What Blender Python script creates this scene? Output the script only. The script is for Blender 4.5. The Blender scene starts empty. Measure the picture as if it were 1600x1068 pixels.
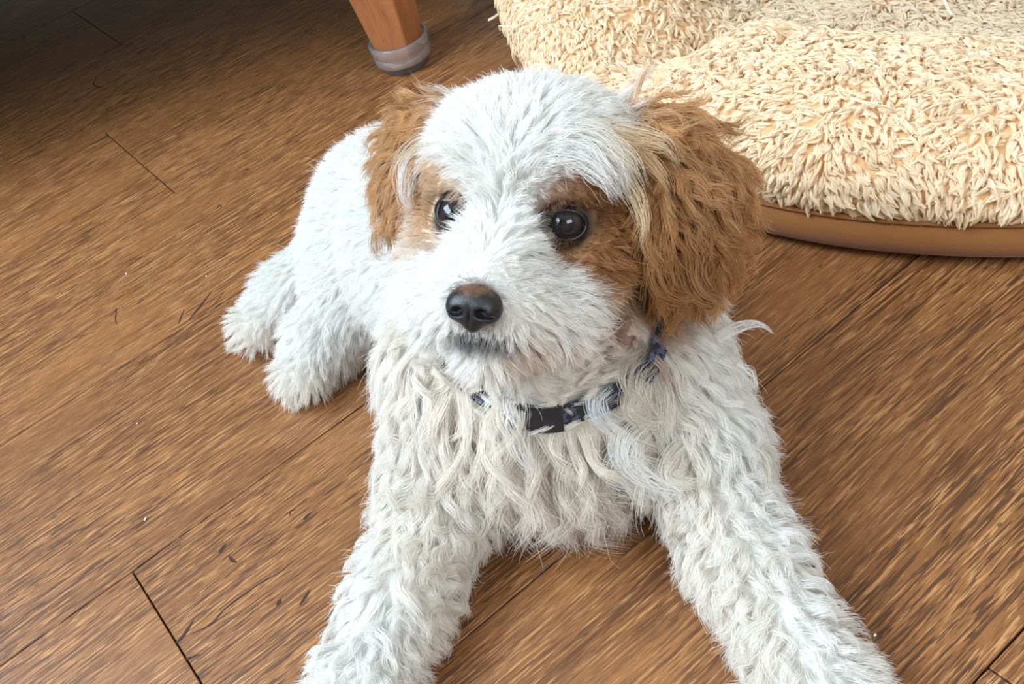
import bpy, bmesh, math, random
import numpy as np
from mathutils import Vector, Matrix, kdtree

rng = np.random.default_rng(7)
random.seed(7)
scene = bpy.context.scene
COL = scene.collection

# ------------------------------------------------------------------ camera
F_PX, PITCH, ROLL, PLANK_AZ, CAM_H = 1611.45, 0.728618, -0.321594, 0.4524045, 0.45
cF = np.array([0, math.cos(PITCH), -math.sin(PITCH)])
_r = np.array([1.0, 0, 0]); _u = np.cross(_r, cF)
cR = math.cos(ROLL) * _r + math.sin(ROLL) * _u
cU = -math.sin(ROLL) * _r + math.cos(ROLL) * _u
cC = np.array([0, 0, CAM_H])
cam_d = bpy.data.cameras.new('camera')
cam_d.sensor_fit = 'HORIZONTAL'; cam_d.sensor_width = 36.0
cam_d.lens = F_PX / 1600 * 36.0
cam_d.clip_start = 0.01
cam = bpy.data.objects.new('camera', cam_d)
cam.matrix_world = Matrix(((cR[0], cU[0], -cF[0], 0), (cR[1], cU[1], -cF[1], 0), (cR[2], cU[2], -cF[2], CAM_H), (0, 0, 0, 1)))
COL.objects.link(cam)
scene.camera = cam

# ------------------------------------------------------------------ world, light, exposure
world = bpy.data.worlds.new('daylight'); scene.world = world; world.use_nodes = True
wb = world.node_tree.nodes['Background']
wb.inputs['Color'].default_value = (0.80, 0.90, 1.0, 1); wb.inputs['Strength'].default_value = 1.0

def area(name, loc, target, sx, sy, power, color):
    d = bpy.data.lights.new(name, 'AREA'); d.shape = 'RECTANGLE'; d.size = sx; d.size_y = sy
    d.energy = power; d.color = color
    o = bpy.data.objects.new(name, d); COL.objects.link(o); o.location = loc
    o.rotation_euler = (Vector(target) - Vector(loc)).to_track_quat('-Z', 'Y').to_euler()
    return o
area('window_daylight', (-1.56, 0.35, 1.72), (0.0, 0.35, 0.40), 2.0, 1.2, 100, (0.70, 0.865, 1.0))
area('rear_fill_light', (0.95, -1.76, 1.78), (0.7, 0.2, 0.5), 1.6, 1.0, 42, (0.80, 0.91, 1.0))  # added fill lamp behind the camera, brightens chest, bed and right floor

vs = scene.view_settings
scene.display_settings.display_device = 'sRGB'
vs.view_transform = 'Standard'; vs.look = 'None'; vs.gamma = 1.0; vs.exposure = 0.36
vs.use_curve_mapping = False

# ------------------------------------------------------------------ helpers
def ray(x, y): return cF + (x - 800) / F_PX * cR - (y - 534) / F_PX * cU
def Wz(x, y, z): d = ray(x, y); return cC + d * ((z - CAM_H) / d[2])
def Wd(x, y, dep): return cC + ray(x, y) * dep
def nrm(v): v = np.asarray(v, float); return v / np.linalg.norm(v)
def nrows(v): return v / np.maximum(np.linalg.norm(v, axis=-1, keepdims=True), 1e-9)

def tag(o, label=None, cat=None, group=None, kind=None):
    if label: o['label'] = label
    if cat: o['category'] = cat
    if group: o['group'] = group
    if kind: o['kind'] = kind
    return o
def link(name, data, parent=None):
    o = bpy.data.objects.new(name, data); COL.objects.link(o)
    if parent is not None: o.parent = parent
    return o
def mesh_py(name, verts, faces, mat=None, smooth=True):
    me = bpy.data.meshes.new(name)
    me.from_pydata([tuple(v) for v in verts], [], [tuple(f) for f in faces]); me.update()
    if smooth:
        me.polygons.foreach_set('use_smooth', [True] * len(me.polygons))
    if mat: me.materials.append(mat)
    return me
def bm_mesh(name, bm, mat=None, smooth=False):
    me = bpy.data.meshes.new(name); bm.normal_update(); bm.to_mesh(me); bm.free()
    if smooth: me.polygons.foreach_set('use_smooth', [True] * len(me.polygons))
    if mat: me.materials.append(mat)
    return me
def box_bm(x0, x1, y0, y1, z0, z1, bev=0.0, seg=1, bm=None):
    bm = bm or bmesh.new()
    r = bmesh.ops.create_cube(bm, size=1.0)
    for v in r['verts']:
        v.co.x = x0 + (v.co.x + .5) * (x1 - x0); v.co.y = y0 + (v.co.y + .5) * (y1 - y0); v.co.z = z0 + (v.co.z + .5) * (z1 - z0)
    if bev > 0:
        ed = list({e for v in r['verts'] for e in v.link_edges})
        bmesh.ops.bevel(bm, geom=ed, offset=bev, segments=seg, affect='EDGES', profile=0.5)
    return bm

# ---- node helper
class NT:
    def __init__(s, mat):
        s.t = mat.node_tree; s.n = s.t.nodes; s.l = s.t.links
    def new(s, typ, **kw):
        n = s.n.new(typ)
        for k, v in kw.items(): setattr(n, k, v)
        return n
    def put(s, inp, v):
        if hasattr(v, 'is_output'): s.l.new(v, inp)
        else: inp.default_value = v
    def math(s, op, a, b=0.0, c=None, clamp=False):
        n = s.new('ShaderNodeMath', operation=op, use_clamp=clamp)
        s.put(n.inputs[0], a); s.put(n.inputs[1], b)
        if c is not None: s.put(n.inputs[2], c)
        return n.outputs[0]
    def vmath(s, op, a, b):
        n = s.new('ShaderNodeVectorMath', operation=op); s.put(n.inputs[0], a); s.put(n.inputs[1], b); return n.outputs[0]
    def mix(s, f, a, b, blend='MIX'):
        n = s.new('ShaderNodeMix', data_type='RGBA', blend_type=blend)
        s.put(n.inputs['Factor'], f); s.put(n.inputs['A'], a); s.put(n.inputs['B'], b)
        return n.outputs['Result']
    def noise(s, vec, scale=1.0, detail=2.0, rough=0.5, dist=0.0):
        n = s.new('ShaderNodeTexNoise'); s.l.new(vec, n.inputs['Vector'])
        n.inputs['Scale'].default_value = scale; n.inputs['Detail'].default_value = detail
        n.inputs['Roughness'].default_value = rough; n.inputs['Distortion'].default_value = dist
        return n.outputs['Fac']
    def smooth(s, v, lo, hi, a=0.0, b=1.0):
        n = s.new('ShaderNodeMapRange', interpolation_type='SMOOTHSTEP'); s.put(n.inputs[0], v)
        n.inputs[1].default_value = lo; n.inputs[2].default_value = hi; n.inputs[3].default_value = a; n.inputs[4].default_value = b
        return n.outputs[0]
    def bump(s, h, strength, dist=0.001):
        n = s.new('ShaderNodeBump'); s.put(n.inputs['Height'], h); n.inputs['Strength'].default_value = strength
        n.inputs['Distance'].default_value = dist; return n.outputs[0]

def new_mat(name):
    m = bpy.data.materials.new(name); m.use_nodes = True
    return m, NT(m), m.node_tree.nodes['Principled BSDF']
def simple(name, col, rough=0.5, spec=0.5, **kw):
    m, t, b = new_mat(name)
    b.inputs['Base Color'].default_value = (*col, 1); b.inputs['Roughness'].default_value = rough
    b.inputs['Specular IOR Level'].default_value = spec
    for k, v in kw.items(): b.inputs[k].default_value = v
    return m

# ------------------------------------------------------------------ materials
def wood_floor():
    m, t, b = new_mat('oak_plank')
    tc = t.new('ShaderNodeTexCoord').outputs['Object']
    rnd = t.new('ShaderNodeObjectInfo').outputs['Random']
    off = t.new('ShaderNodeCombineXYZ'); t.put(off.inputs[0], t.math('MULTIPLY', rnd, 37.0)); t.put(off.inputs[1], t.math('MULTIPLY', rnd, 11.3)); t.put(off.inputs[2], t.math('MULTIPLY', rnd, 71.0))
    v = t.vmath('ADD', tc, off.outputs[0])
    def sc(x, y, z=1.0, sh=0.0):
        q = t.vmath('MULTIPLY', v, (x, y, z)); return t.vmath('ADD', q, (sh, sh * 1.7, sh * 0.3)) if sh else q
    # slow warp so that the grain lines wander a little
    w = t.noise(sc(3.0, 9.0), 1.0, 2.0, 0.5)
    wv = t.new('ShaderNodeCombineXYZ'); t.put(wv.inputs[1], t.math('MULTIPLY_ADD', w, 0.022, -0.011))
    v = t.vmath('ADD', v, wv.outputs[0])
    broad = t.noise(sc(4.0, 26.0), 1.0, 3.0, 0.55)
    mid = t.noise(sc(16.0, 170.0, 1, 3.1), 1.0, 3.0, 0.6)
    fine = t.noise(sc(80.0, 1500.0, 1, 7.7), 1.0, 2.0, 0.55)
    dash = t.noise(sc(42.0, 800.0, 1, 12.3), 1.0, 2.0, 0.6)
    streak = t.noise(sc(13.0, 520.0, 1, 17.7), 1.0, 2.0, 0.5)
    light = t.noise(sc(48.0, 900.0, 1, 21.9), 1.0, 2.0, 0.5)
    speck = t.noise(sc(700.0, 1500.0, 1, 5.5), 1.0, 2.0, 0.6)
    patch = t.noise(sc(5.0, 20.0, 1, 9.4), 1.0, 2.0, 0.5)
    # cathedral growth rings
    wave = t.new('ShaderNodeTexWave', wave_type='BANDS', bands_direction='Y', wave_profile='SAW')
    t.l.new(sc(0.9, 9.0, 1, 2.0), wave.inputs['Vector']); wave.inputs['Scale'].default_value = 3.2
    wave.inputs['Distortion'].default_value = 5.0; wave.inputs['Detail'].default_value = 1.5; wave.inputs['Detail Scale'].default_value = 0.45
    ring = t.math('MULTIPLY', t.smooth(wave.outputs['Fac'], 0.86, 0.97), t.smooth(fine, .40, .6))
    base = t.mix(t.smooth(broad, 0.3, 0.7), (0.2205, 0.0843, 0.0259, 1), (0.3185, 0.1290, 0.0420, 1))
    base = t.mix(t.math('MULTIPLY', t.smooth(mid, 0.35, 0.7), 0.5), base, (0.1911, 0.0731, 0.0238, 1))
    tone = t.math('MULTIPLY_ADD', rnd, 0.16, 0.92)
    pm = t.smooth(patch, 0.30, 0.55)
    base = t.mix(t.math('MULTIPLY', t.smooth(light, 0.54, 0.61), t.math('MULTIPLY_ADD', pm, .5, .4)), base, (0.4900, 0.2365, 0.0910, 1))
    dk = t.math('MULTIPLY', t.smooth(dash, 0.545, 0.59), t.math('MULTIPLY_ADD', pm, 0.72, 0.18))
    dk = t.math('MAXIMUM', dk, t.math('MULTIPLY', t.smooth(streak, .58, .62), t.math('MULTIPLY_ADD', pm, .7, .1)))
    base = t.mix(dk, base, (0.0686, 0.0258, 0.0098, 1))
    base = t.mix(t.math('MULTIPLY', t.smooth(fine, 0.56, 0.63), 0.55), base, (0.0980, 0.0370, 0.0126, 1))
    base = t.mix(t.math('MULTIPLY', ring, t.math('MULTIPLY_ADD', pm, -0.5, 0.75)), base, (0.1078, 0.0413, 0.0154, 1))
    base = t.mix(t.math('MULTIPLY', t.smooth(speck, 0.5, 0.75), 0.25), base, (0.0980, 0.0370, 0.0126, 1))
    # rare dark flecks
    fl = t.noise(sc(55.0, 130.0, 1, 33.0), 1.0, 2.0, 0.5)
    base = t.mix(t.math('MULTIPLY', t.smooth(fl, 0.735, 0.77), 0.75), base, (0.0588, 0.0241, 0.0112, 1))
    hsv = t.new('ShaderNodeHueSaturation'); t.l.new(base, hsv.inputs['Color']); t.put(hsv.inputs['Value'], tone)
    t.l.new(hsv.outputs[0], b.inputs['Base Color'])
    b.inputs['Roughness'].default_value = 0.42; b.inputs['Specular IOR Level'].default_value = 0.5
    h = t.math('SUBTRACT', t.math('MULTIPLY', light, 0.5), t.math('MULTIPLY', dk, 1.0))
    t.l.new(t.bump(h, 0.35, 0.0006), b.inputs['Normal'])
    return m
M = {}
M['floor'] = wood_floor()
M['joint'] = simple('plank_joint', (0.045, 0.022, 0.012), 0.8, 0.1)
M['crack'] = simple('wood_crack', (0.050, 0.027, 0.020), 0.75, 0.2)
M['wall'] = simple('wall_paint', (0.66, 0.60, 0.51), 0.9, 0.1)
M['ceil'] = simple('ceiling_paint', (0.78, 0.75, 0.70), 0.95, 0.1)
M['frame'] = simple('window_paint', (0.8, 0.8, 0.8), 0.4)
M['crumb'] = simple('crumb', (0.85, 0.82, 0.75), 0.7)

def leg_wood():
    m, t, b = new_mat('beech_leg')
    tc = t.new('ShaderNodeTexCoord').outputs['Object']
    a = t.noise(t.vmath('MULTIPLY', tc, (260, 260, 9)), 1, 3, 0.55)
    c = t.noise(t.vmath('MULTIPLY', tc, (60, 60, 14)), 1, 2, 0.5)
    col = t.mix(t.smooth(a, .35, .7), (0.40, 0.150, 0.055, 1), (0.32, 0.112, 0.040, 1))
    col = t.mix(t.math('MULTIPLY', t.smooth(c, .66, .74), .5), col, (0.22, 0.07, 0.02, 1))
    t.l.new(col, b.inputs['Base Color']); b.inputs['Roughness'].default_value = 0.45
    return m
M['leg'] = leg_wood()
M['plastic'] = simple('clear_plastic', (0.93, 0.94, 0.97), 0.15, 0.5, **{'Transmission Weight': 0.9, 'IOR': 1.38})
def fabric(name, c1, c2, sc, bump=0.3):
    m, t, b = new_mat(name)
    tc = t.new('ShaderNodeTexCoord').outputs['Object']
    a = t.noise(tc, sc, 3, 0.6); c = t.noise(tc, sc * .06, 2, 0.5)
    col = t.mix(t.math('MULTIPLY_ADD', a, .7, t.math('MULTIPLY', c, .3)), (*c1, 1), (*c2, 1))
    t.l.new(col, b.inputs['Base Color']); b.inputs['Roughness'].default_value = 0.9
    b.inputs['Specular IOR Level'].default_value = 0.15; b.inputs['Sheen Weight'].default_value = 0.15
    t.l.new(t.bump(a, bump, 0.0008), b.inputs['Normal'])
    return m
M['suede'] = fabric('brown_suede', (0.19, 0.072, 0.020), (0.27, 0.105, 0.030), 900)
M['sofa'] = simple('dark_upholstery', (0.010, 0.009, 0.009), .95, .05)
M['fleece_base'] = fabric('fleece_backing', (0.58, 0.33, 0.15), (0.66, 0.40, 0.20), 300)  # backing toned dark orange so gaps between tufts read as shade

def hair_mat(name, rough=0.5, transl=0.55, spec=0.25):
    m, t, b = new_mat(name)
    at = t.new('ShaderNodeAttribute', attribute_name='fur_color')
    col = at.outputs['Color']
    b.inputs['Roughness'].default_value = rough; b.inputs['Specular IOR Level'].default_value = spec
    t.l.new(col, b.inputs['Base Color'])
    tr = t.new('ShaderNodeBsdfTranslucent'); t.l.new(col, tr.inputs['Color'])
    mx = t.new('ShaderNodeMixShader'); mx.inputs[0].default_value = transl
    t.l.new(b.outputs[0], mx.inputs[1]); t.l.new(tr.outputs[0], mx.inputs[2])
    t.l.new(mx.outputs[0], m.node_tree.nodes['Material Output'].inputs['Surface'])
    return m
M['fur'] = hair_mat('puppy_fur')
M['fleece'] = hair_mat('fleece_pile', 0.8, 0.25, 0.1)
def skin_mat():
    m, t, b = new_mat('puppy_skin')
    at = t.new('ShaderNodeAttribute', attribute_name='fur_color')
    t.l.new(at.outputs['Color'], b.inputs['Base Color']); b.inputs['Roughness'].default_value = 0.8
    return m
M['skin'] = skin_mat()

def make_curves(name, P, rad, col, mat, parent=None):
    """P (N,K,3) strands, rad (N,K), col (N,3)"""
    N, K, _ = P.shape
    hc = bpy.data.hair_curves.new(name)
    hc.add_curves([K] * N)
    hc.attributes['position'].data.foreach_set('vector', np.ascontiguousarray(P, np.float32).ravel())
    ra = hc.attributes.get('radius') or hc.attributes.new('radius', 'FLOAT', 'POINT')
    ra.data.foreach_set('value', np.ascontiguousarray(rad, np.float32).ravel())
    ca = hc.attributes.new('fur_color', 'FLOAT_COLOR', 'CURVE')
    c4 = np.ones((N, 4), np.float32); c4[:, :3] = np.clip(col, 0, 1)
    ca.data.foreach_set('color', c4.ravel())
    hc.materials.append(mat)
    return link(name, hc, parent)

def sample_surface(V, Fq, NV, n, weight=None):
    """random points on a quad/tri mesh -> positions, vertex ids (nearest corner), barycentric-ish interpolation tuple"""
    T = np.concatenate([Fq[:, [0, 1, 2]], Fq[:, [0, 2, 3]]]) if Fq.shape[1] == 4 else Fq
    A = 0.5 * np.linalg.norm(np.cross(V[T[:, 1]] - V[T[:, 0]], V[T[:, 2]] - V[T[:, 0]]), axis=1)
    if weight is not None: A = A * weight[T].mean(1)
    cdf = np.cumsum(A); cdf /= cdf[-1]
    # stratified picks keep the density even
    u = (np.arange(n) + rng.random(n)) / n
    ti = np.searchsorted(cdf, u)
    a = rng.random(n); b = rng.random(n); f = a + b > 1; a[f] = 1 - a[f]; b[f] = 1 - b[f]
    W = np.stack([1 - a - b, a, b], 1)
    return T[ti], W
def interp(attr, T, W):
    return np.einsum('nk,nk...->n...', W, attr[T]) if attr.ndim > 1 else (attr[T] * W).sum(1)

# ------------------------------------------------------------------ room shell
a_ax = np.array([math.cos(PLANK_AZ), math.sin(PLANK_AZ)]); b_ax = np.array([-a_ax[1], a_ax[0]])
PW = 0.4133 * CAM_H; B0 = 0.2575 * CAM_H; PL = 1.22
X0, X1, Y0, Y1, ZC = -1.5, 2.4, -1.7, 3.2, 2.4

floor = link('floor', bm_mesh('floor', box_bm(X0, X1, Y0, Y1, -0.03, -0.0035), M['joint']))
tag(floor, 'brown oak-look plank floor under the puppy', kind='structure')
plank_me = bm_mesh('plank', box_bm(0.0005, PL - 0.0005, 0.0005, PW - 0.0005, -0.0035, 0.0, 0.0003, 1), M['floor'])
joint_at = {-1: 0.2259, 1: -0.0481, 4: 0.1463, 6: 0.2408}
plank_at = {}
for k in range(-12, 22):
    j0 = joint_at.get(k, {0: 0.93, 2: 0.80, 3: 0.99, 5: 0.82, 7: 0.75, -2: 0.7}.get(k, (k * 0.437) % PL))
    for i in range(-4, 4):
        c = a_ax * (j0 + i * PL) + b_ax * (B0 + k * PW)
        cm = c + a_ax * PL / 2 + b_ax * PW / 2
        ok = 0
        for s in (0.0, .25, .5, .75, 1.0):
            q = c + a_ax * PL * s + b_ax * PW / 2
            ok += (X0 < q[0] < X1) and (Y0 < q[1] < Y1)
        if ok < 1: continue
        o = link('plank', plank_me, floor); o.location = (c[0], c[1], 0); o.rotation_euler = (0, 0, PLANK_AZ)
        plank_at[(k, i)] = o

def struct(name, bm, mat): return tag(link(name, bm_mesh(name, bm, mat)), kind='structure')
# wall with the window opening the daylight comes through
bm = box_bm(X0 - .1, X0, Y0, Y1, 0, 1.05); box_bm(X0 - .1, X0, Y0, Y1, 2.3, ZC, bm=bm)
box_bm(X0 - .1, X0, Y0, -0.7, 1.05, 2.3, bm=bm); box_bm(X0 - .1, X0, 1.4, Y1, 1.05, 2.3, bm=bm)
struct('wall_left', bm, M['wall'])
struct('wall_right', box_bm(X1, X1 + .1, Y0, Y1, 0, ZC), M['wall'])
struct('wall_back', box_bm(X0, X1, Y1, Y1 + .1, 0, ZC), M['wall'])
bm = box_bm(X0, X1, Y0 - .1, Y0, 0, 1.25); box_bm(X0, X1, Y0 - .1, Y0, 2.3, ZC, bm=bm)
box_bm(X0, 0.15, Y0 - .1, Y0, 1.25, 2.3, bm=bm); box_bm(1.75, X1, Y0 - .1, Y0, 1.25, 2.3, bm=bm)  # opening made for the added fill lamp
struct('wall_front', bm, M['wall'])
struct('ceiling', box_bm(X0, X1, Y0, Y1, ZC, ZC + .1), M['ceil'])
def window(name, horiz, c, lo, hi, z0, z1):
    bm = None
    def bar(a0, a1, b0, b1):
        nonlocal bm
        bm = box_bm(c - .03, c + .03, a0, a1, b0, b1, bm=bm) if not horiz else box_bm(a0, a1, c - .03, c + .03, b0, b1, bm=bm)
    bar(lo, lo + .05, z0, z1); bar(hi - .05, hi, z0, z1); bar(lo, hi, z0, z0 + .05); bar(lo, hi, z1 - .05, z1)
    bar((lo + hi) / 2 - .025, (lo + hi) / 2 + .025, z0, z1)
    struct(name, bm, M['frame'])
window('window_1', False, X0 - .02, -0.7, 1.4, 1.05, 2.3)
window('added_fill_window', True, Y0 - .02, 0.15, 1.75, 1.25, 2.3)  # unseen window added to carry the fill light
def catmull(pts, n):
    pts = np.asarray(pts, float); pts = np.vstack([2 * pts[0] - pts[1], pts, 2 * pts[-1] - pts[-2]]); m = len(pts) - 3
    u = np.linspace(0, m - 1e-6, n); i = u.astype(int); f = (u - i)[:, None]
    a, b, c, d = pts[i], pts[i + 1], pts[i + 2], pts[i + 3]
    return .5 * (2 * b + (c - a) * f + (2 * a - 5 * b + 4 * c - d) * f ** 2 + (3 * b - a - 3 * c + d) * f ** 3)
# ------------------------------------------------------------------ sofa (only one leg reaches into the picture)
SL, SD, SZ = 1.40, 0.90, 0.184
sofa = link('sofa', None); sofa.location = (-0.012, 0.935, 0)
sofa.rotation_euler = (0, 0, math.radians(-5.0))     # local +x runs to the sofa's right end, +y to its back
tag(sofa, 'dark sofa on a tapered honey-brown wooden leg standing in a clear plastic cup', 'sofa')
link('base', bm_mesh('base', box_bm(-SL, 0.055, -0.045, SD, SZ, 0.34, 0.02, 2), M['sofa']), sofa)
link('backrest', bm_mesh('backrest', box_bm(-SL, 0.055, SD - 0.2, SD, 0.34, 0.86, 0.05, 3), M['sofa']), sofa)
for x in (-SL, -0.125): link('armrest', bm_mesh('armrest', box_bm(x, x + 0.18, -0.045, SD - 0.2, 0.34, 0.60, 0.05, 3), M['sofa']), sofa)
for i in (0, 1):
    w = (SL - 0.125 - 0.18) / 2; x = -SL + 0.18 + i * w
    link('seat_cushion', bm_mesh('seat_cushion', box_bm(x + .004, x + w - .004, -0.05, SD - 0.2, 0.34, 0.46, 0.04, 3), M['sofa']), sofa)
def leg_mesh():
    bm = bmesh.new(); rings = []
    for z, s in ((0.006, .0158), (0.03, .0180), (0.08, .0228), (SZ, .032)):
        c = s * 0.06; ring = []
        for sx, sy in ((-1, -1), (1, -1), (1, 1), (-1, 1)):
            for dx, dy in (((1, 0), (0, 1)) if sx * sy < 0 else ((0, 1), (1, 0))):
                ring.append(bm.verts.new((sx * (s - c * dx), sy * (s - c * dy), z)))
        rings.append(ring)
    for a, b in zip(rings, rings[1:]):
        for i in range(8): bm.faces.new((a[i], a[(i + 1) % 8], b[(i + 1) % 8], b[i]))
    bm.faces.new(rings[0][::-1]); bm.faces.new(rings[-1])
    bmesh.ops.recalc_face_normals(bm, faces=bm.faces)
    return bm_mesh('leg', bm, M['leg'])
def lathe(name, prof, n, mat):
    vs_, fs_ = [], []
    for r, z in prof:
        for i in range(n): a = 2 * math.pi * i / n; vs_.append((r * math.cos(a), r * math.sin(a), z))
    m_ = len(prof)
    for j in range(m_ - 1):
        for i in range(n): fs_.append((j * n + i, j * n + (i + 1) % n, (j + 1) * n + (i + 1) % n, (j + 1) * n + i))
    return mesh_py(name, vs_, fs_, mat)
leg_me = leg_mesh()
cup_prof = [(0, .0), (.0205, .0), (.0225, .0012), (.0230, .0055), (.0235, .0075), (.0268, .0085), (.0285, .0105), (.0288, .0150), (.0280, .0175), (.0278, .0195), (.0290, .0215), (.0292, .0285), (.0282, .0300), (.0262, .0298), (.0255, .0275), (.0250, .0200), (.0230, .0060), (0, .0055)]
cup_me = lathe('floor_cup', cup_prof, 40, M['plastic'])
for x, y in ((0, 0), (-SL + .1, 0), (0, SD - .09), (-SL + .1, SD - .09)):
    l = link('leg', leg_me, sofa); l.location = (x, y, 0); l.rotation_euler = (0, 0, math.radians(-26.0))
    c = link('floor_cup', cup_me, l); c['label'] = 'clear plastic floor protector cup'

# ------------------------------------------------------------------ dog bed
BC = np.array([0.494, 0.785]); BR = 0.405
bed = link('dog_bed', None); bed.location = (BC[0], BC[1], 0)
tag(bed, 'round plush dog bed with cream fleece and a brown suede base', 'dog bed')
def bed_prof(s, th):
    """s 0..1 from the outer lower seam over the bolster into the middle; returns r,z"""
    cp = np.array([[.380, .026], [.402, .029], [.414, .044], [.408, .062], [.388, .080], [.355, .090], [.318, .089], [.285, .078], [.262, .058], [.238, .047], [.18, .046], [.09, .05], [0.002, .052]])
    d = np.r_[0, np.cumsum(np.linalg.norm(np.diff(cp, axis=0), axis=1))]; d /= d[-1]
    return np.interp(s, d, cp[:, 0]), np.interp(s, d, cp[:, 1])
NTH, NS = 220, 74
ss = np.linspace(0, 1, NS); tt = np.linspace(0, 2 * np.pi, NTH, endpoint=False)
r_, z_ = bed_prof(ss, 0)
for _ in range(2):
    r_[1:-1] = .25 * r_[:-2] + .5 * r_[1:-1] + .25 * r_[2:]; z_[1:-1] = .25 * z_[:-2] + .5 * z_[1:-1] + .25 * z_[2:]
TH, RR = np.meshgrid(tt, r_, indexing='ij'); ZZ = np.broadcast_to(z_, TH.shape).copy()
def angd(a, b): return (a - b + np.pi) % (2 * np.pi) - np.pi
th_p = math.atan2(-0.10, -0.33) % (2 * np.pi)
for ang, wd, dep in ((th_p, .12, .050), (th_p + 1.25, .30, .012), (th_p + 2.6, .22, .03), (th_p - 1.6, .2, .03), (th_p - 3.0, .25, .02)):
    g = np.exp(-(angd(TH, ang) / wd) ** 2) * np.clip((ZZ - .045) / .03, 0, 1) * np.exp(-((RR - .30) / .075) ** 2)
    ZZ -= dep * g
lob = np.exp(-(angd(TH, th_p - .55) / .4) ** 2) * np.clip((ZZ - .03) / .04, 0, 1); ZZ += .016 * lob; RR = RR + .006 * lob
wob = .004 * np.sin(TH * 5 + 1.3) + .003 * np.sin(TH * 9 + RR * 30) + .003 * np.sin(RR * 55 + TH * 3)
ZZ += wob * np.clip((ZZ - .03) / .03, 0, 1); RR = RR * (1 + .010 * np.sin(TH * 3 + .5) + .006 * np.sin(7 * TH))
BV = np.stack([RR * np.cos(TH), RR * np.sin(TH), ZZ], -1).reshape(-1, 3)
idx = np.arange(NTH * NS).reshape(NTH, NS)
BF = np.stack([idx, np.roll(idx, -1, 0)], -1)
BFq = np.stack([idx[:, :-1], np.roll(idx, -1, 0)[:, :-1], np.roll(idx, -1, 0)[:, 1:], idx[:, 1:]], -1).reshape(-1, 4)
fleece_me = mesh_py('cushion', BV, BFq, M['fleece_base'])
cushion = link('cushion', fleece_me, bed); cushion['label'] = 'cream fleece cushion with a raised bolster rim'
# suede base: a low round tray bulging at its side
base_prof = [(0, .001), (.385, .001), (.402, .003), (.412, .010), (.416, .020), (.412, .030), (.402, .036), (.385, .036), (.37, .022), (0, .020)]
bp_v = lathe('base', base_prof, 160, M['suede'])
co = np.empty(len(bp_v.vertices) * 3); bp_v.vertices.foreach_get('co', co); co = co.reshape(-1, 3)
th = np.arctan2(co[:, 1], co[:, 0]); k_ = (1 + .010 * np.sin(th * 3 + .5) + .006 * np.sin(7 * th)); co[:, :2] *= k_[:, None]
bp_v.vertices.foreach_set('co', co.ravel()); bp_v.update()
base_o = link('base', bp_v, bed); base_o['label'] = 'brown suede base of the bed'
seam = lathe('piping', [(.4105 + .0022 * math.cos(a), .0335 + .0022 * math.sin(a)) for a in np.linspace(0, 2 * np.pi, 7)], 160, M['suede'])
co = np.empty(len(seam.vertices) * 3); seam.vertices.foreach_get('co', co); co = co.reshape(-1, 3)
th = np.arctan2(co[:, 1], co[:, 0]); co[:, :2] *= (1 + .010 * np.sin(th * 3 + .5) + .006 * np.sin(7 * th))[:, None]
seam.vertices.foreach_set('co', co.ravel()); seam.update(); link('piping', seam, base_o)

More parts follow.
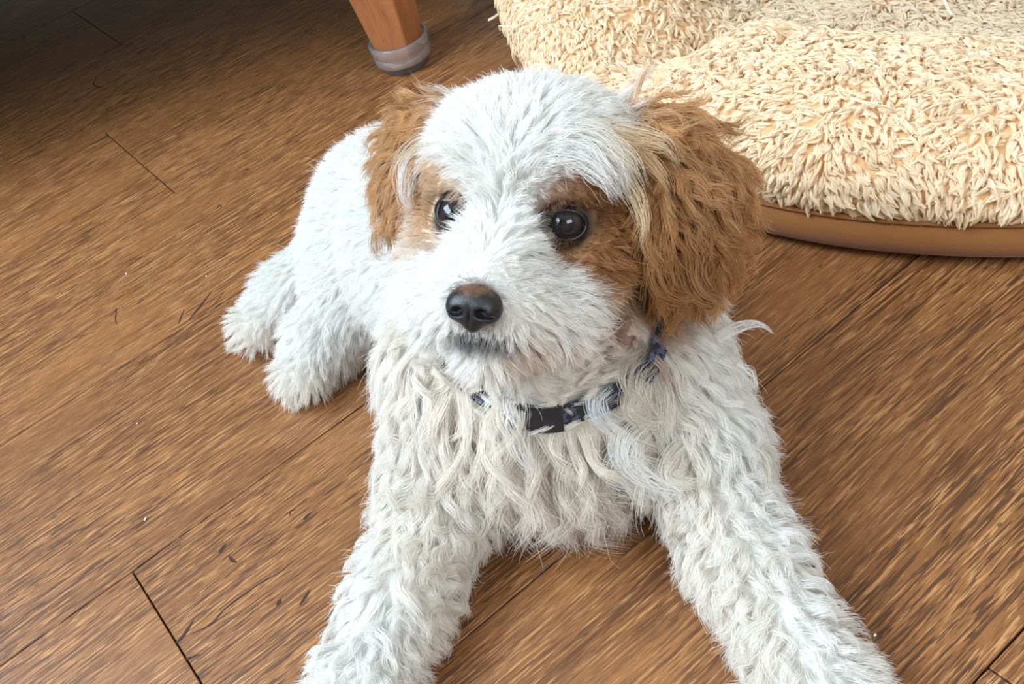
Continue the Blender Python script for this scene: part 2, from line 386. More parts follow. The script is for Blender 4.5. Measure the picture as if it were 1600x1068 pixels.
def vnormals(me):
    n = np.empty(len(me.vertices) * 3); me.vertices.foreach_get('normal', n); return n.reshape(-1, 3)
BN = vnormals(fleece_me)
if BN[NS // 2::NS, 2].mean() < 0:
    fleece_me.flip_normals(); fleece_me.update(); BN = vnormals(fleece_me)
def bed_fleece():
    NT_, NSTR, K = 46000, 6, 5
    wgt = np.ones(len(BV)); wx = BV[:, 0] + BC[0]; wy = BV[:, 1] + BC[1]
    wgt[(wy > 1.15) | (wx > .78)] = 0.12
    T, W = sample_surface(BV, BFq, BN, NT_, wgt)
    p = interp(BV, T, W); n = nrows(interp(BN, T, W))
    rad = nrows(np.c_[p[:, :2], np.zeros(NT_)]); down = np.array([0, 0, -1.0])
    side = np.clip(1.2 - n[:, 2], 0, 1)[:, None]
    tang = np.cross(np.array([0, 0, 1.0]), rad)
    # coarse random field so that neighbouring tufts lean the same way
    ph = np.sin(p[:, 0] * 43 + 1.3 * np.sin(p[:, 1] * 31)) * 1.1 + np.sin(p[:, 1] * 57 + p[:, 0] * 20) * .9
    fl = side * (down * 1.0 + rad * .15) + (1 - side) * (rad * .35) + tang * (0.55 * np.sin(ph))[:, None] + rng.normal(0, .36, (NT_, 3))
    fl = fl - n * (fl * n).sum(1, keepdims=True); fl = nrows(fl)
    lift = rng.uniform(.25, .65, (NT_, 1))
    d0 = nrows(fl * np.cos(lift) + n * np.sin(lift))
    L = rng.uniform(.0052, .0090, (NT_, 1)) * np.where(rng.random((NT_, 1)) < .02, 1.5, 1)
    t = np.linspace(0, 1, K)
    g = p[:, None] + d0[:, None] * (L[:, None] * t[None, :, None]) + (fl * .35 - n * .12)[:, None] * (L[:, None] * (t ** 2)[None, :, None])
    bend = nrows(np.cross(d0, rng.normal(0, 1, (NT_, 3)))) * L * rng.uniform(-.25, .25, (NT_, 1))
    g += bend[:, None] * np.sin(t * np.pi * .9)[None, :, None]
    e1 = nrows(np.cross(d0, rng.normal(0, 1, (NT_, 3)))); e2 = np.cross(d0, e1)
    a = rng.uniform(0, 2 * np.pi, (NT_, NSTR)); q = np.sqrt(rng.random((NT_, NSTR)))
    wid = .0017 * rng.uniform(.75, 1.35, (NT_, 1, 1))
    off = (np.cos(a)[..., None] * e1[:, None] + np.sin(a)[..., None] * e2[:, None]) * q[..., None] * wid
    prof = np.array([.65, 1.1, 1.15, .8, .2])
    P = g[:, None] + off[:, :, None] * prof[None, None, :, None]
    P = P + rng.normal(0, 1, (NT_, NSTR, 1, 3)) * .0004 * (t ** 2)[None, None, :, None]
    sh = rng.uniform(.88, 1.06, (NT_, NSTR, 1, 1)); P = P[:, :, :1] + (P - P[:, :, :1]) * sh
    P = P.reshape(-1, K, 3)
    R_ = np.broadcast_to(np.array([.00060, .00082, .00088, .00066, .00022]), (len(P), K))
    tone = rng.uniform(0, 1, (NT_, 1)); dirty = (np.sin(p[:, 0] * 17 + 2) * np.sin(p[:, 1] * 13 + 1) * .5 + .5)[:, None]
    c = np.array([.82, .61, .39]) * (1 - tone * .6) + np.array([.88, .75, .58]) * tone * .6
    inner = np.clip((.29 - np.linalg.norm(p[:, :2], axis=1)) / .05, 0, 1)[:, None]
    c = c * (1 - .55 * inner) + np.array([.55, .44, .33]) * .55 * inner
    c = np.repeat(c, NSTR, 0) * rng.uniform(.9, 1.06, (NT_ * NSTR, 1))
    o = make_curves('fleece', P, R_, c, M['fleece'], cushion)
    o['kind'] = 'stuff'
    # long pulled threads
    n2 = 45
    T, W = sample_surface(BV, BFq, BN, n2, wgt); p = interp(BV, T, W); n = nrows(interp(BN, T, W))
    up = n[:, 2] > .45; p, n = p[up], n[up]; n2 = len(p)
    d = rng.normal(0, 1, (n2, 3)); d = nrows(d - n * (d * n).sum(1, keepdims=True)); e = np.cross(n, d)
    t = np.linspace(0, 1, 8); L = rng.uniform(.015, .035, (n2, 1, 1))
    P = p[:, None] + n[:, None] * (.009 + .006 * np.sin(t * np.pi))[None, :, None] + d[:, None] * t[None, :, None] * L + e[:, None] * (np.sin(t[None] * rng.uniform(2, 5, (n2, 1)) + rng.uniform(0, 6, (n2, 1))) * .004)[..., None]
    st = catmull([Wz(786, 16, .055) - [*BC, 0], Wz(774, 26, .045) - [*BC, 0], Wz(763, 32, .040) - [*BC, 0]], 8); P = np.concatenate([P, st[None], st[None] + [.0004, 0, .0006], st[None] - [.0005, 0, .0004]])
    n2 = len(P)
    P = np.concatenate([P, P + rng.normal(0, .0005, (n2, 1, 3)), P + rng.normal(0, .0005, (n2, 1, 3))])
    o = make_curves('thread', P, np.full(P.shape[:2], .00035), np.tile([[.88, .76, .58]], (len(P), 1)), M['fleece'], cushion)
    o['kind'] = 'stuff'
bed_fleece()
# ------------------------------------------------------------------ puppy: signed distance field of the body
CM = 0.01
E_L = Wd(704, 338, .462); E_R = Wd(882, 354, .448)
HO = (E_L + E_R) / 2; hr = nrm(E_R - E_L)
nose_p = Wd(737, 482, .416); v_ = nose_p - HO; v_ = v_ - hr * (v_ @ hr)
_a = math.radians(23.0); vn = nrm(v_); _p = np.cross(hr, vn)      # rotate v about hr so that the nose lies 28 deg below the gaze
if _p @ cU < 0: _p = -_p
hf = nrm(vn * math.cos(_a) + _p * math.sin(_a)); hu = nrm(np.cross(hf, hr))
if hu @ cU < 0: hu = -hu
def HL(x, y, z): return HO + (hr * x + hu * y + hf * z) * CM       # head-local centimetres -> world
def to_local(P): d = (P - HO) / CM; return np.stack([d @ hr, d @ hu, d @ hf], -1)
toCam = nrm(cC - HO)

prims = []      # (tag, kind, data, k)
def cap(tg, a, b, r1, r2, k=.02): prims.append((tg, 'cap', (np.asarray(a, float), np.asarray(b, float), r1, r2), k))
def ell(tg, c, ax, r, k=.02): prims.append((tg, 'ell', (np.asarray(c, float), np.asarray(ax, float), np.asarray(r, float)), k))
HAX = np.stack([hr, hu, hf])
def hell(tg, c, r, k=.012): ell(tg, HL(*c), HAX, np.array(r) * CM, k)
I3 = np.eye(3)
# torso
ell('chest', (.012, .395, .074), I3, (.060, .066, .064), .03)
cap('torso', (.005, .43, .078), (-.020, .53, .070), .058, .051, .03)
cap('torso', (-.020, .53, .070), (-.040, .605, .056), .051, .047, .03)
ell('rump', (-.050, .612, .050), I3, (.050, .054, .045), .03)
cap('neck', (.018, .402, .100), HL(0, -1.4, -6.3), .052, .042, .03)
cap('rump', (-.062, .650, .040), (-.030, .690, .030), .018, .012, .02)
# front legs
cap('shoulder', (-.034, .398, .082), (-.058, .368, .042), .034, .026, .02)
cap('foreleg', (-.058, .368, .040), (-.094, .322, .024), .022, .018, .015)
cap('foreleg', (-.094, .322, .024), (-.119, .283, .019), .018, .0165, .012)
ell('paw', (-.125, .272, .017), I3, (.020, .025, .015), .012)
cap('shoulder', (.062, .386, .082), (.071, .340, .044), .036, .026, .02)
cap('foreleg', (.071, .340, .042), (.072, .275, .026), .023, .018, .015)
cap('foreleg', (.072, .275, .026), (.076, .222, .020), .018, .0165, .012)
ell('paw', (.078, .203, .017), I3, (.021, .028, .016), .012)
# hind legs, both swung out to one side
ell('haunch', (-.074, .578, .042), I3, (.040, .048, .038), .02)
cap('hindleg', (-.086, .610, .034), (-.138, .604, .022), .028, .018, .015)
cap('hindpaw', (-.138, .604, .020), (-.168, .588, .015), .017, .0135, .012)
cap('hindleg', (-.080, .560, .034), (-.116, .543, .024), .029, .020, .015)
cap('hindpaw', (-.116, .543, .022), (-.137, .522, .015), .018, .014, .012)
# head
hell('head', (0, 1.5, -4.4), (4.7, 3.5, 4.4), .015)
hell('head', (0, 1.4, -1.9), (3.1, 2.3, 2.2), .012)
hell('cheek', (2.6, -1.9, -2.4), (2.4, 2.5, 3.0), .012)
hell('cheek', (-2.6, -1.9, -2.4), (2.4, 2.5, 3.0), .012)
cap('muzzle', HL(0, -1.0, -1.0), HL(0, -2.0, 3.3), .0195, .0150, .010)
ell('muzzle', HL(1.15, -2.9, 2.5), HAX, np.array((1.35, 1.35, 1.8)) * CM, .008)
ell('muzzle', HL(-1.15, -2.9, 2.5), HAX, np.array((1.35, 1.35, 1.8)) * CM, .008)
cap('chin', HL(0, -3.6, -1.5), HL(0, -4.9, 2.3), .020, .0120, .010)
hell('cheek', (2.1, -3.6, .4), (1.8, 1.7, 2.4), .010)
hell('cheek', (-2.1, -3.6, .4), (1.8, 1.7, 2.4), .010)
hell('brow', (2.0, 1.25, -.9), (1.5, .9, 1.0), .008)
hell('brow', (-2.0, 1.25, -.9), (1.5, .9, 1.0), .008)
# ears: flat flaps following a short chain
def ear(tg, pts, wid, nrmv, th=.0042):
    pts = [np.asarray(p) for p in pts]; N = nrm(nrmv)
    for i in range(len(pts) - 1):
        a, b = pts[i], pts[i + 1]; ax = nrm(b - a); n_ = nrm(N - ax * (N @ ax)); s_ = np.cross(ax, n_)
        L = np.linalg.norm(b - a) * .5 + wid[i] * .35
        ell(tg, (a + b) / 2, np.stack([ax, s_, n_]), (L, wid[i], th), .006)
earR = [HL(3.8, 3.0, -4.6), HL(6.6, 2.8, -4.6), HL(7.7, .8, -4.2), HL(7.5, -1.2, -3.8), HL(6.9, -2.8, -3.4)]
earL = [HL(-3.6, 3.2, -4.6), HL(-5.8, 2.6, -4.6), HL(-6.5, .6, -4.2), HL(-6.2, -1.2, -3.8)]
ear('ear_r', earR, (.020, .026, .026, .020), hr * .55 + toCam * .75)
ear('ear_l', earL, (.017, .021, .016), -hr * .7 + toCam * .7)

GH = .0026
lo = np.array([-.225, .145, -.012]); hi = np.array([.165, .715, .275])
dims = np.ceil((hi - lo) / GH).astype(int) + 1
gx, gy, gz = [lo[i] + GH * np.arange(dims[i]) for i in range(3)]
S = np.full(dims, .08, np.float32)
def prim_d(pr, P):
    _, kd, dt, _ = pr
    if kd == 'cap':
        a, b, r1, r2 = dt; ba = b - a; t = np.clip(((P - a) @ ba) / (ba @ ba), 0, 1)
        return np.linalg.norm(P - a - t[..., None] * ba, axis=-1) - (r1 + (r2 - r1) * t)
    c, ax, r = dt; q = (P - c) @ ax.T
    k0 = np.linalg.norm(q / r, axis=-1); k1 = np.linalg.norm(q / (r * r), axis=-1)
    return k0 * (k0 - 1) / np.maximum(k1, 1e-6)
def prim_box(pr, m):
    _, kd, dt, _ = pr
    if kd == 'cap': r = max(dt[2], dt[3]) + m; return np.minimum(dt[0], dt[1]) - r, np.maximum(dt[0], dt[1]) + r
    r = max(dt[2]) + m; return dt[0] - r, dt[0] + r
for pr in prims:
    b0, b1 = prim_box(pr, .045)
    i0 = np.clip(np.floor((b0 - lo) / GH).astype(int), 0, dims); i1 = np.clip(np.ceil((b1 - lo) / GH).astype(int) + 1, 0, dims)
    sl = tuple(slice(i0[i], i1[i]) for i in range(3))
    P = np.stack(np.meshgrid(gx[sl[0]], gy[sl[1]], gz[sl[2]], indexing='ij'), -1).astype(np.float32)
    d = prim_d(pr, P).astype(np.float32); k = pr[3]; s0 = S[sl]
    h = np.clip(.5 + .5 * (s0 - d) / k, 0, 1)
    S[sl] = s0 * (1 - h) + d * h - k * h * (1 - h)
# flatten against the floor, then scoop the eye sockets
ZG = np.broadcast_to(gz[None, None, :], S.shape)
S = np.maximum(S, (.0035 - ZG)).astype(np.float32)
EYE_R = .0099
eyeL_c = E_L - hf * .0066 + hr * .0012; eyeR_c = E_R - hf * .0066 - hr * .0012
for c in (eyeL_c, eyeR_c):
    i0 = np.floor((c - .03 - lo) / GH).astype(int); i1 = np.ceil((c + .03 - lo) / GH).astype(int)
    sl = tuple(slice(i0[i], i1[i]) for i in range(3))
    P = np.stack(np.meshgrid(gx[sl[0]], gy[sl[1]], gz[sl[2]], indexing='ij'), -1)
    d = np.linalg.norm(P - (c + hf * .004), axis=-1) - (EYE_R + .0008)
    k = .004; a_ = S[sl]; b_ = -d; h = np.clip(.5 - .5 * (a_ - b_) / k, 0, 1)
    S[sl] = b_ * h + a_ * (1 - h) + k * h * (1 - h)

def surface_nets(S, lo, h):
    ins = S < 0; n = S.shape
    c0 = np.zeros((n[0] - 1, n[1] - 1, n[2] - 1), np.int8)
    for dx in (0, 1):
        for dy in (0, 1):
            for dz in (0, 1): c0 += ins[dx:n[0] - 1 + dx, dy:n[1] - 1 + dy, dz:n[2] - 1 + dz]
    act = np.argwhere((c0 > 0) & (c0 < 8)); vid = np.full(c0.shape, -1, np.int64); vid[tuple(act.T)] = np.arange(len(act))
    acc = np.zeros((len(act), 3)); cnt = np.zeros(len(act))
    corners = [(x, y, z) for x in (0, 1) for y in (0, 1) for z in (0, 1)]
    for a in corners:
        for ax in range(3):
            if a[ax]: continue
            b = list(a); b[ax] = 1
            A = S[tuple((act + a).T)].astype(float); B = S[tuple((act + b).T)].astype(float)
            m = (A < 0) != (B < 0); t = np.where(m, A / np.where(m, A - B, 1), 0)
            p = np.array(a, float)[None] + t[:, None] * np.eye(3)[ax]
            acc[m] += p[m]; cnt[m] += 1
    V = lo + (act + acc / cnt[:, None]) * h
    faces = []
    for ax in range(3):
        A = [slice(None)] * 3; B = [slice(None)] * 3; A[ax] = slice(0, -1); B[ax] = slice(1, None)
        sa, sb = ins[tuple(A)], ins[tuple(B)]
        for flip, msk in ((0, sa & ~sb), (1, ~sa & sb)):
            e = np.argwhere(msk); u, w = (ax + 1) % 3, (ax + 2) % 3
            e = e[(e[:, u] > 0) & (e[:, w] > 0) & (e[:, u] < n[u] - 1) & (e[:, w] < n[w] - 1)]
            q = []
            for du, dw in ((-1, -1), (0, -1), (0, 0), (-1, 0)):
                cc = e.copy(); cc[:, u] += du; cc[:, w] += dw; q.append(vid[tuple(cc.T)])
            q = np.stack(q, 1); faces.append(q[:, ::-1] if flip else q)
    return V, np.concatenate(faces)
V, FQ = surface_nets(S, lo, GH)
def trilin(S, P, lo, h):
    q = (P - lo) / h; q = np.clip(q, 0, np.array(S.shape) - 1.001); i = q.astype(int); f = q - i
    r = 0
    for dx in (0, 1):
        for dy in (0, 1):
            for dz in (0, 1):
                w = (f[..., 0] if dx else 1 - f[..., 0]) * (f[..., 1] if dy else 1 - f[..., 1]) * (f[..., 2] if dz else 1 - f[..., 2])
                r = r + w * S[i[..., 0] + dx, i[..., 1] + dy, i[..., 2] + dz]
    return r
def sdf(P): return trilin(S, P, lo, GH)
GRAD = np.stack(np.gradient(S, GH), -1).astype(np.float32)
def sgrad(P):
    q = np.clip(((P - lo) / GH + .5).astype(int), 0, np.array(S.shape) - 1)
    return nrows(GRAD[q[..., 0], q[..., 1], q[..., 2]])
# adjacency for smoothing
ED = np.unique(np.sort(np.concatenate([FQ[:, [0, 1]], FQ[:, [1, 2]], FQ[:, [2, 3]], FQ[:, [3, 0]]]), axis=1), axis=0)
DEG = np.bincount(ED.ravel(), minlength=len(V)).astype(float)
def smooth_attr(a, it, lam=.6):
    a = a.astype(float).copy()
    for _ in range(it):
        s = np.zeros_like(a)
        if a.ndim == 1:
            s = np.bincount(ED[:, 0], a[ED[:, 1]], len(V)) + np.bincount(ED[:, 1], a[ED[:, 0]], len(V)); a = a * (1 - lam) + lam * s / DEG
        else:
            for c in range(a.shape[1]): s[:, c] = np.bincount(ED[:, 0], a[ED[:, 1], c], len(V)) + np.bincount(ED[:, 1], a[ED[:, 0], c], len(V))
            a = a * (1 - lam) + lam * s / DEG[:, None]
    return a
V = smooth_attr(V, 2, .5)
puppy = link('puppy', None); puppy.location = (0, 0, 0)
tag(puppy, 'fluffy white puppy with tan ears lying on the plank floor', 'dog')
body_me = mesh_py('body', V, FQ, M['skin'])
body = link('body', body_me, puppy)
NV = vnormals(body_me)
if (NV * sgrad(V)).sum() < 0: body_me.flip_normals(); body_me.update(); NV = vnormals(body_me)
# which part of the animal each vertex belongs to
tags = [p[0] for p in prims]; D = np.stack([prim_d(p, V) for p in prims], 1); VT = np.array(tags)[D.argmin(1)]

# collar path: hugs the neck in one plane
def march(x, y, off):
    dep = np.arange(.28, .95, .001); Pm = cC + ray(x, y)[None] * dep[:, None]; s = sdf(Pm); k = np.argmax(s < off)
    return Pm[k] if s[k] < off else None
col_f = march(886, 664, .007); col_n = nrm([0.08, -.41, .91])
col_c = np.array([.020, .408, 0]); col_c[2] = col_f[2] + (-col_n[0] * (col_c[0] - col_f[0]) - col_n[1] * (col_c[1] - col_f[1])) / col_n[2]
cx_ = nrm(np.cross([0, 1, 0], col_n)); cy_ = np.cross(col_n, cx_)
CA = np.linspace(0, 2 * np.pi, 96, endpoint=False); cdir = np.cos(CA)[:, None] * cx_ + np.sin(CA)[:, None] * cy_
rr_ = np.arange(.02, .10, .0005); Sg = sdf(col_c[None, None] + cdir[:, None] * rr_[None, :, None]); 
_cp = col_c + cdir * .07; cpx = 800 + F_PX * ((_cp - cC) @ cR) / ((_cp - cC) @ cF)
vis = ((cpx > 830) & (cpx < 985) & (cdir[:, 1] < 0)).astype(float)
for _ in range(3): vis = .25 * np.roll(vis, 1) + .5 * vis + .25 * np.roll(vis, -1)
up_c = nrows(col_n * .88 - cdir * .475)
Lo_ = sdf(col_c[None, None] + cdir[:, None] * rr_[None, :, None] - up_c[:, None] * .0072)
crad = rr_[np.argmax((Sg > (.0015 + .0070 * vis)[:, None]) & (Lo_ > (-.02 + .0235 * (vis > .3))[:, None]), axis=1)]
crad = np.minimum(crad, .085)
for _ in range(5): crad = .25 * np.roll(crad, 1) + .5 * crad + .25 * np.roll(crad, -1)
col_P = col_c + cdir * crad[:, None]
# ------------------------------------------------------------------ puppy: groom (direction, length, colour of the coat per vertex)
Q = to_local(V); nV = len(V)
def sst(x, a, b): t = np.clip((x - a) / (b - a), 0, 1); return t * t * (3 - 2 * t)
ROUTE = {   # tag: length cm, lift rad, curl mm, turns, clump, gravity
    'chest': (4.6, .50, 7.0, 1.0, .86, .9), 'torso': (2.1, .30, .5, .5, .22, .5), 'rump': (2.0, .32, .5, .5, .22, .5),
    'neck': (2.6, .40, 3.5, .9, .75, .9), 'shoulder': (2.4, .34, 3.0, .9, .5, .7), 'foreleg': (1.9, .40, 3.0, 1.1, .5, .6),
    'paw': (1.5, .32, .6, .6, .3, .5), 'haunch': (1.9, .32, .8, .6, .25, .5), 'hindleg': (1.7, .34, .6, .6, .3, .5),
    'hindpaw': (1.4, .38, .6, .5, .5, .4), 'head': (1.6, .26, .4, .5, .18, .45), 'cheek': (1.9, .26, .6, .5, .3, .4),
    'muzzle': (1.4, .26, .3, .5, .2, .3), 'chin': (1.3, .28, .4, .5, .3, .3), 'brow': (1.5, .30, .4, .5, .25, .5),
    'ear_r': (2.5, .34, 2.6, 1.1, .7, .7), 'ear_l': (2.1, .34, 2.6, 1.1, .7, .7)}
par = np.array([ROUTE[t] for t in VT]); 
FL = np.zeros((nV, 3)); DOWN = np.array([0, 0, -1.0])
def setf(tg, vec):
    m = np.isin(VT, tg); FL[m] = vec[m] if np.ndim(vec) == 2 else vec
back = nrm([-.35, .94, 0])
setf(['torso', 'rump', 'haunch'], back * .55 + DOWN * .75)
setf(['chest'], np.array([0, -.35, -1.0]))
setf(['neck'], np.array([0, .25, -1.0]) + NV * .2)
lft = V[:, 0] < 0
dl = np.where(lft[:, None], nrm([-.6, -.75, -.15]), nrm([.02, -.95, -.15]))
setf(['shoulder'], dl * .5 + DOWN * .9); setf(['foreleg'], dl * .75 + DOWN * .6 + NV * .25); setf(['paw'], dl + DOWN * .45)
dh = np.where((V[:, 1] > .57)[:, None], nrm([-.9, -.3, -.15]), nrm([-.75, -.65, -.15]))
setf(['hindleg'], dh + DOWN * .3); setf(['hindpaw'], dh + DOWN * .35)
sg = np.tanh(Q[:, 0] / .7)[:, None]
def loc(v): return v[:, :1] * hr + v[:, 1:2] * hu + v[:, 2:3] * hf
ax_ = np.abs(Q[:, 0])
headv = np.stack([Q[:, 0] / 2.0, .65 - .42 * ax_, -.55 + 0 * ax_], 1)
setf(['head', 'brow'], loc(headv))
setf(['cheek'], loc(np.stack([sg[:, 0] * .55, -.45 + 0 * ax_, -.65 + 0 * ax_], 1)))
setf(['muzzle'], loc(np.stack([sg[:, 0] * .7, -.25 - .35 * np.clip(ax_, 0, 1.6), -.5 + 0 * ax_], 1)))
setf(['chin'], loc(np.stack([sg[:, 0] * .3, -.75 + 0 * ax_, -.45 + 0 * ax_], 1)))
def ear_flow(pts):
    pts = np.array(pts); mid = (pts[1:] + pts[:-1]) / 2; ax = nrows(pts[1:] - pts[:-1])
    w = np.exp(-((V[:, None] - mid[None]) ** 2).sum(-1) / (2 * .014 ** 2)) + 1e-9
    return nrows(np.einsum('nk,kc->nc', w / w.sum(1, keepdims=True), ax))
setf(['ear_r'], ear_flow(earR) + DOWN * .15 + cR * .18); setf(['ear_l'], ear_flow(earL) + DOWN * .2 - cR * .1)
for ec in (eyeL_c, eyeR_c):      # hair leaves the eyes
    r_e = V - ec; d_e = np.linalg.norm(r_e, axis=1, keepdims=True); FL += nrows(r_e) * 2.2 * np.exp(-(d_e / .016) ** 2)
FL = nrows(FL - NV * (FL * NV).sum(1, keepdims=True)); FL = smooth_attr(FL, 14); FL = nrows(FL - NV * (FL * NV).sum(1, keepdims=True))
par = smooth_attr(par, 12)
LEN, LIFT, CURL, TURN, CLUMP, GRAV = par.T.copy(); LEN *= CM; CURL *= .001
# length near eyes and nose
eyes_q = [to_local(eyeL_c[None])[0], to_local(eyeR_c[None])[0]]; nose_q = to_local(nose_p[None])[0]
de = np.minimum(np.linalg.norm(Q - eyes_q[0], axis=1), np.linalg.norm(Q - eyes_q[1], axis=1))
front = Q[:, 2] > -3.5
LEN *= np.where(front, .10 + .90 * sst(de, 1.25, 3.0), 1)
dn = np.linalg.norm(Q - nose_q, axis=1)
LEN *= .28 + .72 * sst(dn, 1.2, 4.0); CURL *= sst(dn, 1.5, 5) 
LIFT *= np.where(front, .45 + .55 * sst(de, 1.2, 2.6), 1)
# the coat is flattened under the collar and short just above it
hcol = (V - col_f) @ col_n; rcol = np.linalg.norm((V - col_c) - hcol[:, None] * col_n, axis=1)
vpx = 800 + F_PX * ((V - cC) @ cR) / ((V - cC) @ cF)
nk = np.isin(VT, ['neck', 'chest', 'shoulder', 'head', 'cheek', 'chin']) & (rcol < .10) & (vpx > 832) & (vpx < 985) & (V[:, 1] < col_c[1])
LEN = np.where(np.isin(VT, ['neck', 'chest']) & (np.abs(hcol) < .006), np.minimum(LEN, .008), LEN)
LEN = np.where(nk, np.where(np.abs(hcol) < .006, np.minimum(LEN, .006), np.where((hcol > 0) & (hcol < .045), np.minimum(LEN, .009), LEN)), LEN)
# colour of the coat, with some shade painted in
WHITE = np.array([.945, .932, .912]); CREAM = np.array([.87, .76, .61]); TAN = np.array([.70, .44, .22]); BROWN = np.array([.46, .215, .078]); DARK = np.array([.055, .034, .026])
COLV = np.tile(WHITE, (nV, 1))
def paint(mask, col, a=1.0):
    m = (np.clip(mask, 0, 1) * a)[:, None]; COLV[:] = COLV * (1 - m) + np.asarray(col) * m
def blob(c, r, soft=.35):
    d = np.sqrt((((Q - np.array(c)) / np.array(r)) ** 2).sum(1)); return 1 - sst(d, 1 - soft, 1 + soft)
earm_r = smooth_attr((VT == 'ear_r').astype(float), 3); earm_l = smooth_attr((VT == 'ear_l').astype(float), 3)
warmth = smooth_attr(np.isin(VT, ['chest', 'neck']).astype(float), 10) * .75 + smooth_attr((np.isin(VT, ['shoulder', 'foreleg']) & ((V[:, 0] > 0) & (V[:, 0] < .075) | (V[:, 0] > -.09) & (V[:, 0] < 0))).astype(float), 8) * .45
paint(warmth, (.90, .81, .70), .6)  # cream undercoat, plus warm beige shade painted into chest and inner legs
paint(blob((4.8, -1.4, -2.6), (2.6, 3.2, 3.6)), CREAM, .85)
paint(blob((3.8, -.4, -1.6), (2.5, 2.7, 2.8)), TAN, .95)
paint(blob((2.9, .9, -1.0), (1.7, 1.5, 2.2)), BROWN, .8)
paint(blob((3.6, -1.3, -1.0), (1.9, 1.4, 2.2)), BROWN, .75)
paint(blob((-3.3, .5, -1.4), (1.8, 1.9, 2.2)), TAN, .75)
paint(blob((-2.2, .9, -1.0), (.8, 1.0, 1.6)), BROWN, .5)
paint(blob((-3.3, -1.3, -1.2), (1.3, 1.3, 2.0)), TAN, .5)
paint(blob((4.2, -4.4, -4.2), (2.6, 2.4, 3.0)), BROWN, .7)  # brown painted in for the shadow under the ear, by the neck
paint(blob((1.6, -4.6, 1.6), (1.6, 1.1, 2.2)), TAN, .35)  # tan paints the brownish shade below the right of the chin
paint(blob((5.4, 3.2, -4.4), (1.9, 1.6, 2.5)), TAN, .95)
paint(blob((-5.0, 3.2, -4.6), (1.5, 1.5, 2.5)), TAN, .9)
paint(earm_r * sst(Q[:, 0], 3.8, 5.2), TAN, 1); paint(earm_l * sst(-Q[:, 0], 3.8, 5.2), TAN, .95)
paint(earm_r * sst(-Q[:, 1], -3.0, 1.5), BROWN, .6)
paint(1 - sst(de, 1.05, 1.5), DARK, .9); paint((1 - sst(np.linalg.norm(Q - eyes_q[1], axis=1), 1.2, 1.9)), (.12, .06, .03), .6)
paint(1 - sst(dn, 1.1, 1.55), (.20, .12, .08), .75)
paint(blob((0, -4.0, 4.1), (1.3, .55, 1.4)), (.10, .085, .085), .75)
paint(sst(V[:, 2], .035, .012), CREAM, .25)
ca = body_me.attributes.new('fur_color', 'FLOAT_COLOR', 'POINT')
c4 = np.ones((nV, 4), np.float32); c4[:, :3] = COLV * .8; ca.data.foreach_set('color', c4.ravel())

# where hair grows
dens = np.ones(nV); dens[(V[:, 2] < .010) & (NV[:, 2] < -.3)] = .05
dens[np.isin(VT, ['head', 'cheek', 'muzzle', 'chin', 'brow', 'ear_r', 'ear_l'])] = 1.8
dens[np.isin(VT, ['torso', 'rump']) & (NV[:, 1] > .3)] *= .5
eye_open = (de < 1.30) & front
dens[eye_open] = 0; dens[dn < .95] = 0
gden = smooth_attr(np.select([VT == 'chest', np.isin(VT, ['neck', 'shoulder', 'foreleg', 'ear_r', 'ear_l'])], [.30, .45], 1.0), 6)
K = 12; TT = np.linspace(0, 1, K)
def roots(n, wt):
    T, W = sample_surface(V, FQ, NV, n, wt)
    return T, W
def grow_guides(n):
    T, W = roots(n, dens * gden)
    p = interp(V, T, W); nn = nrows(interp(NV, T, W)); f = nrows(interp(FL, T, W))
    f = nrows(f + np.cross(nn, f) * rng.normal(0, 1, (n, 1)) * (.10 + .22 * interp(CLUMP, T, W))[:, None])
    L = interp(LEN, T, W) * rng.uniform(.75, 1.15, n); li = interp(LIFT, T, W) * rng.uniform(.6, 1.4, n); g = interp(GRAV, T, W)
    d = nrows(f * np.cos(li)[:, None] + nn * np.sin(li)[:, None]); d0 = d
    P = np.empty((n, K, 3)); P[:, 0] = p; st = (L / (K - 1))[:, None]
    bendv = np.cross(nn, f) * rng.normal(0, .05, (n, 1))
    for i in range(1, K):
        d = nrows(d + (DOWN * .10 + f * .02) * g[:, None] + bendv)
        q = P[:, i - 1] + d * st
        s = sdf(q); clr = .0012 + .0035 * TT[i]; pen = np.clip(clr - s, 0, .01)[:, None]
        q = q + sgrad(q) * pen; q[:, 2] = np.maximum(q[:, 2], .0015)
        P[:, i] = q; d = nrows(q - P[:, i - 1])
    A = interp(CURL, T, W) * rng.uniform(.4, 1.5, n); tu = interp(TURN, T, W) * rng.uniform(.7, 1.3, n)
    e1 = nrows(np.cross(d0, nn) + rng.normal(0, .01, (n, 3))); e2 = nrows(np.cross(e1, d0)); ph = rng.uniform(0, 2 * np.pi, n); sgn = rng.choice([-1, 1], n)
    a = 2 * np.pi * tu[:, None] * TT[None] * sgn[:, None] + ph[:, None]
    amp = A[:, None] * (TT[None] ** 1.1)
    P = P + (np.cos(a) - np.cos(ph)[:, None])[..., None] * amp[..., None] * e1[:, None] + (np.sin(a) - np.sin(ph)[:, None])[..., None] * (amp * .8)[..., None] * e2[:, None]
    return p, nn, P, interp(CLUMP, T, W) * rng.uniform(.7, 1.2, n)
def push_out(P, clr=.0010):
    sh = P.shape; q = P.reshape(-1, 3); s = sdf(q); pen = np.clip(clr - s, 0, .012); m = pen > 0
    q[m] += sgrad(q[m]) * pen[m, None]; q[:, 2] = np.maximum(q[:, 2], .0008); return q.reshape(sh)
NG, NH = 14000, 320000
gp, gn, GP, gc = grow_guides(NG)
kd = kdtree.KDTree(NG)
for i, c in enumerate(gp + gn * .006): kd.insert(c, i)
kd.balance()
T, W = roots(NH, dens)
hp = interp(V, T, W); hn = nrows(interp(NV, T, W)); hc_ = interp(COLV, T, W)
